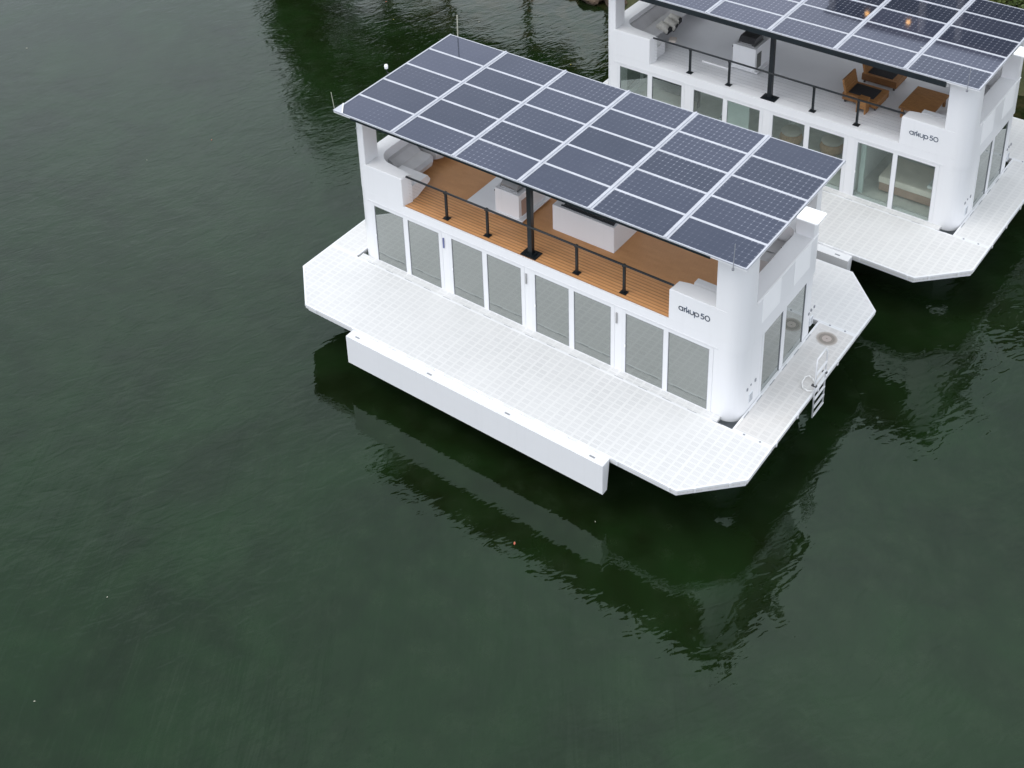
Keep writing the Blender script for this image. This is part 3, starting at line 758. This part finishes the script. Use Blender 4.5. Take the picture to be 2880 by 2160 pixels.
c2 = cabinet('white grill cabinet with dark lid on the white roof deck', MBm, True, .90, 1.10); place(c2, MBm, -2.50, 1.38, Z2+.036)
# kitchen island on A
c = empty('kitchen_island', label='long white kitchen island with glass covered hob on the teak deck', cat='kitchen island')
b = MB(); b.box(0, 2.06, 0, 1.45, 0, .87, bev=.012); b.build('body', 'white_gelcoat', c)
b = MB(); b.box(.30, 1.98, .16, .80, .872, .895, bev=.004); b.build('glass_cover', 'grey_glass', c)
b = MB(); b.box(.24, 2.0, .08, .135, .872, .905, bev=.006); b.build('front_bar', 'black_fascia', c)
b = MB(); b.tube([(.55, .25, .875), (.55, .25, 1.02), (.55, .32, 1.08), (.55, .48, 1.08), (.55, .50, 1.02)], .016, 8); b.build('tap', 'dark_lid', c, smooth=True)
b = MB(); b.lathe([(.045, 0), (.05, .03), (.03, .05)], 14, (.78, .28, .895)); b.build('knob', 'dark_lid', c)
place(c, MA, -.625, 1.53, Z2+.001)

# ------------------------------------------------------------------ teak furniture on B's roof deck
def lounge_chair(label, slant=0):
    c = empty('lounge_chair', label=label, cat='lounge chair', group='teak lounge chairs on the white roof deck')
    b = MB(); W_, D_, h0, h1 = 1.20, .95, .10, .36
    # frame border as four rails around the seat cushion
    b.box(0, W_, 0, .13, h0, h1, bev=.02); b.box(0, W_, D_-.13, D_, h0, h1, bev=.02)
    b.box(W_-.20, W_, .13, D_-.13, h0, h1, bev=.02); b.box(0, .16, .13, D_-.13, h0, h1, bev=.02)
    b.build('frame', 'teak_wood', c)
    b = MB(); b.box(.15, W_-.19, .125, D_-.125, h0+.02, h1+.015, bev=.03); b.build('seat_cushion', 'black_cushion', c)
    b = MB(); mt = Matrix.Translation((.10, 0, h1-.04)) @ Matrix.Rotation(R(-14), 4, 'Y')
    for k in range(5): b.box(-.035, .035, .02, D_-.02, .0+k*.104, .095+k*.104, bev=.008, mat=mt)
    b.build('backrest', 'teak_wood', c)
    for (x, y) in ((.06, .05), (W_-.12, .05), (.06, D_-.11), (W_-.12, D_-.11)):
        l = MB(); l.box(x, x+.06, y, y+.06, 0, h0+.01); l.build('leg', 'dark_lid', c)
    return c
o = lounge_chair('teak lounge chair with black seat, nearer the railing'); place(o, MBm, 1.56, 1.30, Z2+.001)
o = lounge_chair('teak lounge chair with black seat, farther from the railing'); place(o, MBm, 1.55, 2.84, Z2+.001)
c = empty('side_stool', label='small teak stool with slab sides in front of the nearer lounge chair', cat='stool')
b = MB(); b.box(0, .32, 0, .34, .47, .51, bev=.012); b.build('top', 'teak_wood', c)
for x in (0.0, .27):
    b = MB(); b.box(x, x+.05, .01, .33, 0, .47, bev=.008); b.build('side_board', 'teak_wood', c)
b = MB(); b.box(.05, .27, .02, .06, .18, .46); b.build('front_board', 'teak_wood', c)
place(c, MBm, 2.21, .92, Z2+.001)
c = empty('low_table', label='low rectangular teak table on the white roof deck', cat='table')
b = MB(); b.box(0, 1.04, 0, 1.58, .34, .42, bev=.012); b.build('tabletop', 'teak_wood', c)
for (x, y) in ((.06, .06), (.90, .06), (.06, 1.44), (.90, 1.44)):
    l = MB(); l.box(x, x+.08, y, y+.08, 0, .341); l.build('leg', 'teak_wood', c)
place(c, MBm, 3.43, 1.36, Z2+.001)
# cream cushions with dark fronts tumbling off the bench of B
def cushion(label, x, y, z, rz, tilt, s=1.0):
    c = empty('throw_cushion', label=label, cat='cushion', group='cream cushions on the moulded bench')
    b = MB(); bmesh.ops.create_cube(b.bm, size=1.0); bmesh.ops.subdivide_edges(b.bm, edges=b.bm.edges[:], cuts=5, use_grid_fill=True)
    for v in b.bm.verts:
        n_ = v.co.copy(); r_ = max(abs(n_.x), abs(n_.y))*2
        pz = (1-r_**3)*.5+.25
        v.co = Vector((n_.x*.50*s, n_.y*.34*s, n_.z*.26*pz*2*s*.8+.02*noise.noise(n_*3)))
    b.build('cover', 'cream_cloth', c, smooth=True)
    b = MB(); b.prism([(-.15*s, -.12*s), (.16*s, -.11*s), (.10*s, .10*s), (.0, .17*s), (-.10*s, .10*s)], .20*s, .262*s, axis='x'); b.build('dark_end', 'black_cushion', c)
    p = MBm @ Vector((x, y, z)); c.location = p; c.rotation_euler = (R(tilt*.4), R(tilt), rz); return c
cushion('cream cushion with black end, nearest the parapet on the bench', -5.46, 1.80, Z2+.52, R(-6), 14)
cushion('cream cushion with black end, middle one of the bench', -5.38, 2.10, Z2+.56, R(8), 26, 1.0)
cushion('cream cushion with black end, farthest along the bench', -5.46, 2.50, Z2+.56, R(4), 10, .95)
c = MB(); c.box(-.13, .13, -.16, .16, 0, .10, bev=.04); o = c.build('folded_towel', 'bed_cloth'); place(o, MBm, -5.16, 1.90, Z2+.001, .4)
tag(o, 'crumpled grey brown towel on the floor below the bench cushions', 'towel')

# ------------------------------------------------------------------ interior of B seen through the panes
def furn(name, label, cat, group=None): return empty(name, label=label, cat=cat, group=group)
c = furn('bed', 'beige bed with brown base behind the right hand window of the far house', 'bed')
b = MB(); b.box(0, 1.9, 0, 1.35, .06, .36, bev=.01); b.build('base', 'bed_base', c)
b = MB(); b.box(-.03, 1.93, -.03, 1.38, .36, .60, bev=.04); b.build('mattress', 'bed_cloth', c)
b = MB(); b.box(1.95, 2.03, -.05, 1.4, 0, .95, bev=.01); b.build('headboard', 'bed_base', c)
for k in range(2):
    b = MB(); b.box(1.5, 1.86, .10+k*.62, .62+k*.62, .60, .74, bev=.05); b.build('pillow', 'inner_wall', c)
place(c, MBm, 3.33, .68, .013)
for x, y, lb in ((-.30, 1.75, 'round wicker pouf behind the third window, on the left'), (1.10, 1.95, 'round wicker pouf behind the third window, on the right')):
    c = furn('wicker_pouf', lb, 'pouf', 'wicker poufs behind the third window')
    b = MB(); b.lathe([(.26, 0), (.36, .08), (.40, .24), (.34, .42)], 20); b.build('basket', 'wicker', c, smooth=True)
    b = MB(); b.lathe([(.33, .42), (.36, .47), (.30, .55), (.0, .57)][:3], 20); b.build('pad', 'sofa_cloth', c, smooth=True)
    place(c, MBm, x, y, .013)
c = furn('sofa', 'dark grey sofa with pale seat behind the left windows', 'sofa')
b = MB(); b.box(0, 2.0, 0, .95, .08, .42, bev=.04); b.build('seat', 'sofa_cloth', c)
b = MB(); b.box(-.02, 2.02, .96, 1.2, .08, .85, bev=.04); b.build('backrest', 'dark_lid', c)
place(c, MBm, -6.0, .80, .013)
c = furn('floor_lamp', 'pale shaded lamp standing by the sofa indoors', 'lamp')
b = MB(); b.lathe([(.12, 0), (.12, .03), (.015, .05), (.015, 1.0)], 16); b.build('stand', 'dark_lid', c)
b = MB(); b.lathe([(.15, 1.0), (.10, 1.24)], 18); b.build('shade', 'mint_door', c)
place(c, MBm, -5.45, 2.15, .013)
c = furn('staircase', 'grey indoor staircase behind the second window', 'staircase')
for k in range(8):
    b = MB(); b.box(0, .75, k*.24, k*.24+.26, k*.27+.2, k*.27+.24); b.build('tread', 'slot_grey', c)
b = MB(); b.prism([(0, 0), (.12, 0), (2.0, 2.2), (1.88, 2.2)], -.05, 0, axis='x'); b.build('stringer', 'pale_panel', c)
b = MB(); b.prism([(0, 0), (.12, 0), (2.0, 2.2), (1.88, 2.2)], .75, .80, axis='x'); b.build('stringer', 'pale_panel', c)
place(c, MBm, -2.75, .9, .013)
b = MB(); b.box(-2.15, -1.35, .55, .60, .02, 2.15); o = b.build('screen_panel', 'mint_door'); o.matrix_world = MBm
tag(o, 'pale green sliding screen indoors behind the second window', 'screen')
b = MB(); b.box(2.62, 2.70, .25, 4.2, .014, 2.29); b.box(-.80, -.73, 2.6, 4.2, .014, 2.29); o = b.build('partition', 'inner_wall', HB)
b = MB(); b.box(2.80, 2.95, .26, .34, .014, 2.2); b.build('curtain', 'mint_door', HB)

# ------------------------------------------------------------------ water
w_ = MB(); S = 700
vs = [w_.bm.verts.new((x, y, -1.86)) for x, y in ((-S, -S), (S, -S), (S, S), (-S, S))]; w_.bm.faces.new(vs)
tag(w_.build('water', 'water'), kind='structure')

# ------------------------------------------------------------------ shore
def shore_y(x): return 23.6 + .8*math.sin(x*.33) + .5*math.sin(x*.9+1) - (1.2 if -15 < x < -8 else 0)*math.exp(-((x+11.5)/2.4)**2)
g = MB(); nx, ny = 120, 26; grid = []
for i in range(nx+1):
    x = -60+i*1.25; row = []
    for j in range(ny+1):
        dd = -1.0 + (j*.35 if j < 14 else 4.9+(j-14)**1.9*.9)
        y = shore_y(x)+dd
        z = -2.3 + 2.2*min(1, max(0, (dd+1.0)/2.2))**.8 + .18*noise.noise(Vector((x*.6, y*.6, 0)))*(1 if dd > 0 else .4)
        row.append(g.bm.verts.new((x, y, z)))
    grid.append(row)
for i in range(nx):
    for j in range(ny): g.bm.faces.new((grid[i][j], grid[i+1][j], grid[i+1][j+1], grid[i][j+1]))
tag(g.build('shore_ground', 'shore_ground', smooth=True), kind='structure')
def boulder(seed):
    b = MB(); bmesh.ops.create_icosphere(b.bm, subdivisions=3, radius=1.0)
    for v in b.bm.verts:
        n_ = v.co.normalized(); q = n_*1.3+Vector((seed*7.1, seed*3.3, 0))
        f_ = 1+.38*noise.noise(q)+.14*noise.noise(q*2.7)
        v.co = Vector((n_.x*f_, n_.y*f_*.8, n_.z*f_*.6))
    return b.build('boulder', 'rock')
bl = [boulder(k) for k in range(4)]
spots = [(-12.5, 22.2, .75), (-11.4, 22.5, .85), (-13.7, 22.9, .7), (-10.2, 22.9, .7), (-12.0, 23.2, .8), (-15.0, 23.4, .7), (-9.2, 23.2, .6), (-13.2, 22.0, .45),
         (3.0, 26.2, .6), (4.6, 25.6, .55), (-17.0, 23.5, .6), (-7.9, 23.3, .55)]
for i, (x, y, s) in enumerate(spots):
    o = bl[i] if i < 4 else bl[i % 4].copy()
    if i >= 4: COL.objects.link(o)
    o.location = (x, y, -1.80+s*.10); o.scale = (s*1.3, s, s*.8); o.rotation_euler = (0, 0, random.uniform(0, 6.2))
    tag(o, 'rough brown boulder at the water edge of the shore', 'boulder', 'boulders along the shore')

# ------------------------------------------------------------------ trees
def crown_mesh(name, blobs, n, leaf, mat, seed):
    rnd = random.Random(seed); vs, fs = [], []
    tot = sum(b[3]**2 for b in blobs)
    for (bx, by, bz, br) in blobs:
        for _ in range(int(n*br**2/tot)):
            while True:
                d = Vector((rnd.uniform(-1, 1), rnd.uniform(-1, 1), rnd.uniform(-1, 1)))
                if .45 < d.length < 1: break
            p = Vector((bx, by, bz))+Vector((d.x*br, d.y*br, d.z*br*.8))
            if noise.noise(p*.8) < -.20: continue
            s = leaf*rnd.uniform(.6, 1.4); a = Vector((rnd.gauss(0, 1), rnd.gauss(0, 1), rnd.gauss(0, .6))).normalized()
            b_ = a.cross(Vector((rnd.gauss(0, 1), rnd.gauss(0, 1), rnd.gauss(0, 1)))).normalized(); k = len(vs)
            vs += [p-a*s, p+b_*s*.45, p+a*s, p-b_*s*.45]; fs.append((k, k+1, k+2, k+3))
    me = bpy.data.meshes.new(name); me.from_pydata([tuple(v) for v in vs], [], fs); me.materials.append(M[mat]); return me
def tree(x, y, h, rad, mat, seed, label, z0=-.1, leafs=17000, nm='tree'):
    rnd = random.Random(seed); T = empty(nm, (x, y, z0), label=label, cat='tree', group='trees along the shore')
    blobs = []
    for k in range(12):
        a = rnd.uniform(0, 6.28); r_ = rad*rnd.uniform(.15, .62); zz = h*rnd.uniform(.38, .84)
        blobs.append((r_*math.cos(a), r_*math.sin(a), zz, rad*rnd.uniform(.40, .60)))
    blobs.append((0, 0, h-rad*.45, rad*.42))
    me = crown_mesh('crown', blobs, leafs, .21, mat, seed); o = bpy.data.objects.new('crown', me); COL.objects.link(o); o.parent = T
    tk = MB(); tk.tube([(0, 0, -.3), (.1, .05, h*.3), (0, .1, h*.62), (.1, 0, h*.85)], .26, 10, r2=.05)
    for b_ in blobs[:6]: tk.tube([(0.05, .05, h*.25), (b_[0]*.5, b_[1]*.5, (h*.25+b_[2])/2+.2), b_[:3]], .10, 6, r2=.02)
    tk.build('trunk', 'bark', T, smooth=True)
    return T
TR = [(-34.0, 26, 16.2, 3.4), (-29.5, 27, 16.5, 4.2), (-24.5, 26.5, 17.0, 4.2), (-19.5, 27, 16.0, 4.2), (-14.8, 27.5, 14.5, 4.2), (-9.8, 28, 12.5, 4.0), (-5.8, 29.5, 12.0, 3.0), (10.8, 27.0, 8.0, 2.8), (15.5, 27, 11.0, 3.6), (-37.0, 27, 8.5, 2.6)]
for i, (x, y, h, rd) in enumerate(TR):
    tree(x, y, h, rd, 'foliage', 11+i, 'tall dark green leafy tree standing on the shore reflected in the water')
# bushes seen at the top right corner
def bush(x, y, r_, h, seed, mat, label):
    T = empty('bush', (x, y, -.2), label=label, cat='bush', group='bushes on the bank')
    rnd = random.Random(seed); blobs = [(rnd.uniform(-r_, r_)*.6, rnd.uniform(-r_, r_)*.6, h*rnd.uniform(.25, .7), r_*rnd.uniform(.4, .6)) for _ in range(6)]
    me = crown_mesh('foliage', blobs, 6000, .10, mat, seed); o = bpy.data.objects.new('foliage', me); COL.objects.link(o); o.parent = T
    st = MB()
    for b_ in blobs: st.tube([(0, 0, 0), (b_[0]*.6, b_[1]*.6, b_[2]*.6), b_[:3]], .03, 5, r2=.008)
    st.build('stems', 'bark', T)
for i, (x, y, r_, h, m_) in enumerate([(2.2, 27.6, 1.6, 1.8, 'foliage'), (4.6, 27.9, 1.6, 2.0, 'foliage_light'), (6.8, 27.2, 1.5, 1.8, 'foliage_light'), (3.4, 25.9, 1.1, 1.1, 'foliage_light'), (5.6, 25.9, 1.1, 1.2, 'foliage'), (0.2, 27.2, 1.4, 1.6, 'foliage'), (7.9, 25.8, 1.2, 1.4, 'foliage')]):
    bush(x, y, r_, h, 60+i, m_, 'leafy green bush on the bank beyond the far house')

# ------------------------------------------------------------------ shore house (mirrored in the far solar roof and the water)
SH = empty('shore_house', (0, 28.2, 0), label='dark three storey house on the shore with two lit lamps', cat='house')
b = MB(); b.box(-3.6, .45, 0, 8, -.3, 13.0); b.build('wall', 'facade_dark', SH)
b = MB(); b.box(.45, 2.0, .4, 8, -.3, 12.9); b.build('wall', 'facade_grey', SH)
b = MB(); b.box(2.0, 7.6, 0, 8, -.3, 13.0); b.build('wall', 'facade_dark', SH)
b = MB(); b.box(-3.8, 7.8, -.25, 8.2, 13.002, 13.35); b.build('roof', 'roof_tile', SH)
for k in range(3):
    for x in (-2.9, -1.1, 3.0, 5.3):
        b = MB(); b.box(x, x+1.3, -.03, .02, .8+k*3.9, 2.9+k*3.9); f_ = b.build('window', 'grey_glass', SH)
        b = MB(); b.box(x-.08, x, -.06, .0, .72+k*3.9, 2.98+k*3.9); b.box(x+1.3, x+1.38, -.06, .0, .72+k*3.9, 2.98+k*3.9); b.split('window_frame', 'panel_beige', f_)
for x in (-3.5, .5, 2.05, 7.45):
    b = MB(); b.lathe([(.16, -.2), (.16, 13.0)], 14, (x, -.10, 0)); b.build('pillar', 'panel_beige', SH)
for (x, z) in ((-1.8, 12.6), (0.0, 12.6)):
    b = MB(); b.lathe([(.03, .08), (.08, .05), (.095, 0), (.08, -.05), (.03, -.08)], 14, (x, -.35, z+.0)); b.build('lamp', 'lamp_glow', SH, smooth=True)

# ------------------------------------------------------------------ leaves adrift on the water
def leaf(x, y, s, mat, label):
    s *= .5
    me = bpy.data.meshes.new('floating_leaf')
    v = [(-s, 0, .004), (-s*.3, s*.5, .012), (s*.5, s*.42, .010), (s*1.1, 0, .014), (s*.5, -s*.42, .010), (-s*.3, -s*.5, .012), (0, 0, .004)]
    v += [(a, b_, c_-.006) for a, b_, c_ in v]
    f = [(6, 0, 1), (6, 1, 2), (6, 2, 3), (6, 3, 4), (6, 4, 5), (6, 5, 0)]
    f += [(a+7, c_+7, b_+7) for a, b_, c_ in f] + [(i, (i+1) % 6, (i+1) % 6+7, i+7) for i in range(6)]
    me.from_pydata(v, [], f); me.materials.append(M[mat]); o = bpy.data.objects.new('floating_leaf', me); COL.objects.link(o)
    o.location = (x, y, -1.855); o.rotation_euler = (0, 0, random.uniform(0, 6)); tag(o, label, 'leaf', 'leaves adrift on the water'); return o
LEAVES = [(-30.911, 4.555, 0.09, 'leaf_pale', 'pale leaf adrift in the open water near the upper left corner'),
          (-18.206, 3.854, 0.07, 'leaf_red', 'small brownish leaf adrift in open water left of the near house roof'),
          (-19.255, 1.435, 0.05, 'leaf_pale', 'tiny pale leaf adrift between the other two leaves on the left'),
          (-15.276, 17.433, 0.09, 'leaf_pale', 'white speck of a leaf in dark water behind the near roof corner'),
          (-18.668, 15.573, 0.06, 'leaf_yellow', 'small yellow leaf in the dark tree reflection at the top'),
          (-20.101, 16.761, 0.08, 'leaf_red', 'red leaf in the water at the very top edge'),
          (-9.768, 16.4, 0.08, 'leaf_yellow', 'yellow leaf in dark water beside the far house'),
          (2.729, -5.348, 0.1, 'leaf_red', 'red leaf afloat in the dark reflection below the long white float box'),
          (4.021, -3.537, 0.04, 'leaf_pale', 'tiny pale leaf in the dark water right of the red one'),
          (-3.679, -15.709, 0.05, 'leaf_pale', 'tiny pale leaf adrift near the lower left corner'),
          (-4.591, -12.749, 0.05, 'leaf_pale', 'tiny pale leaf adrift in green water on the lower left')]
for a in LEAVES: leaf(*a)
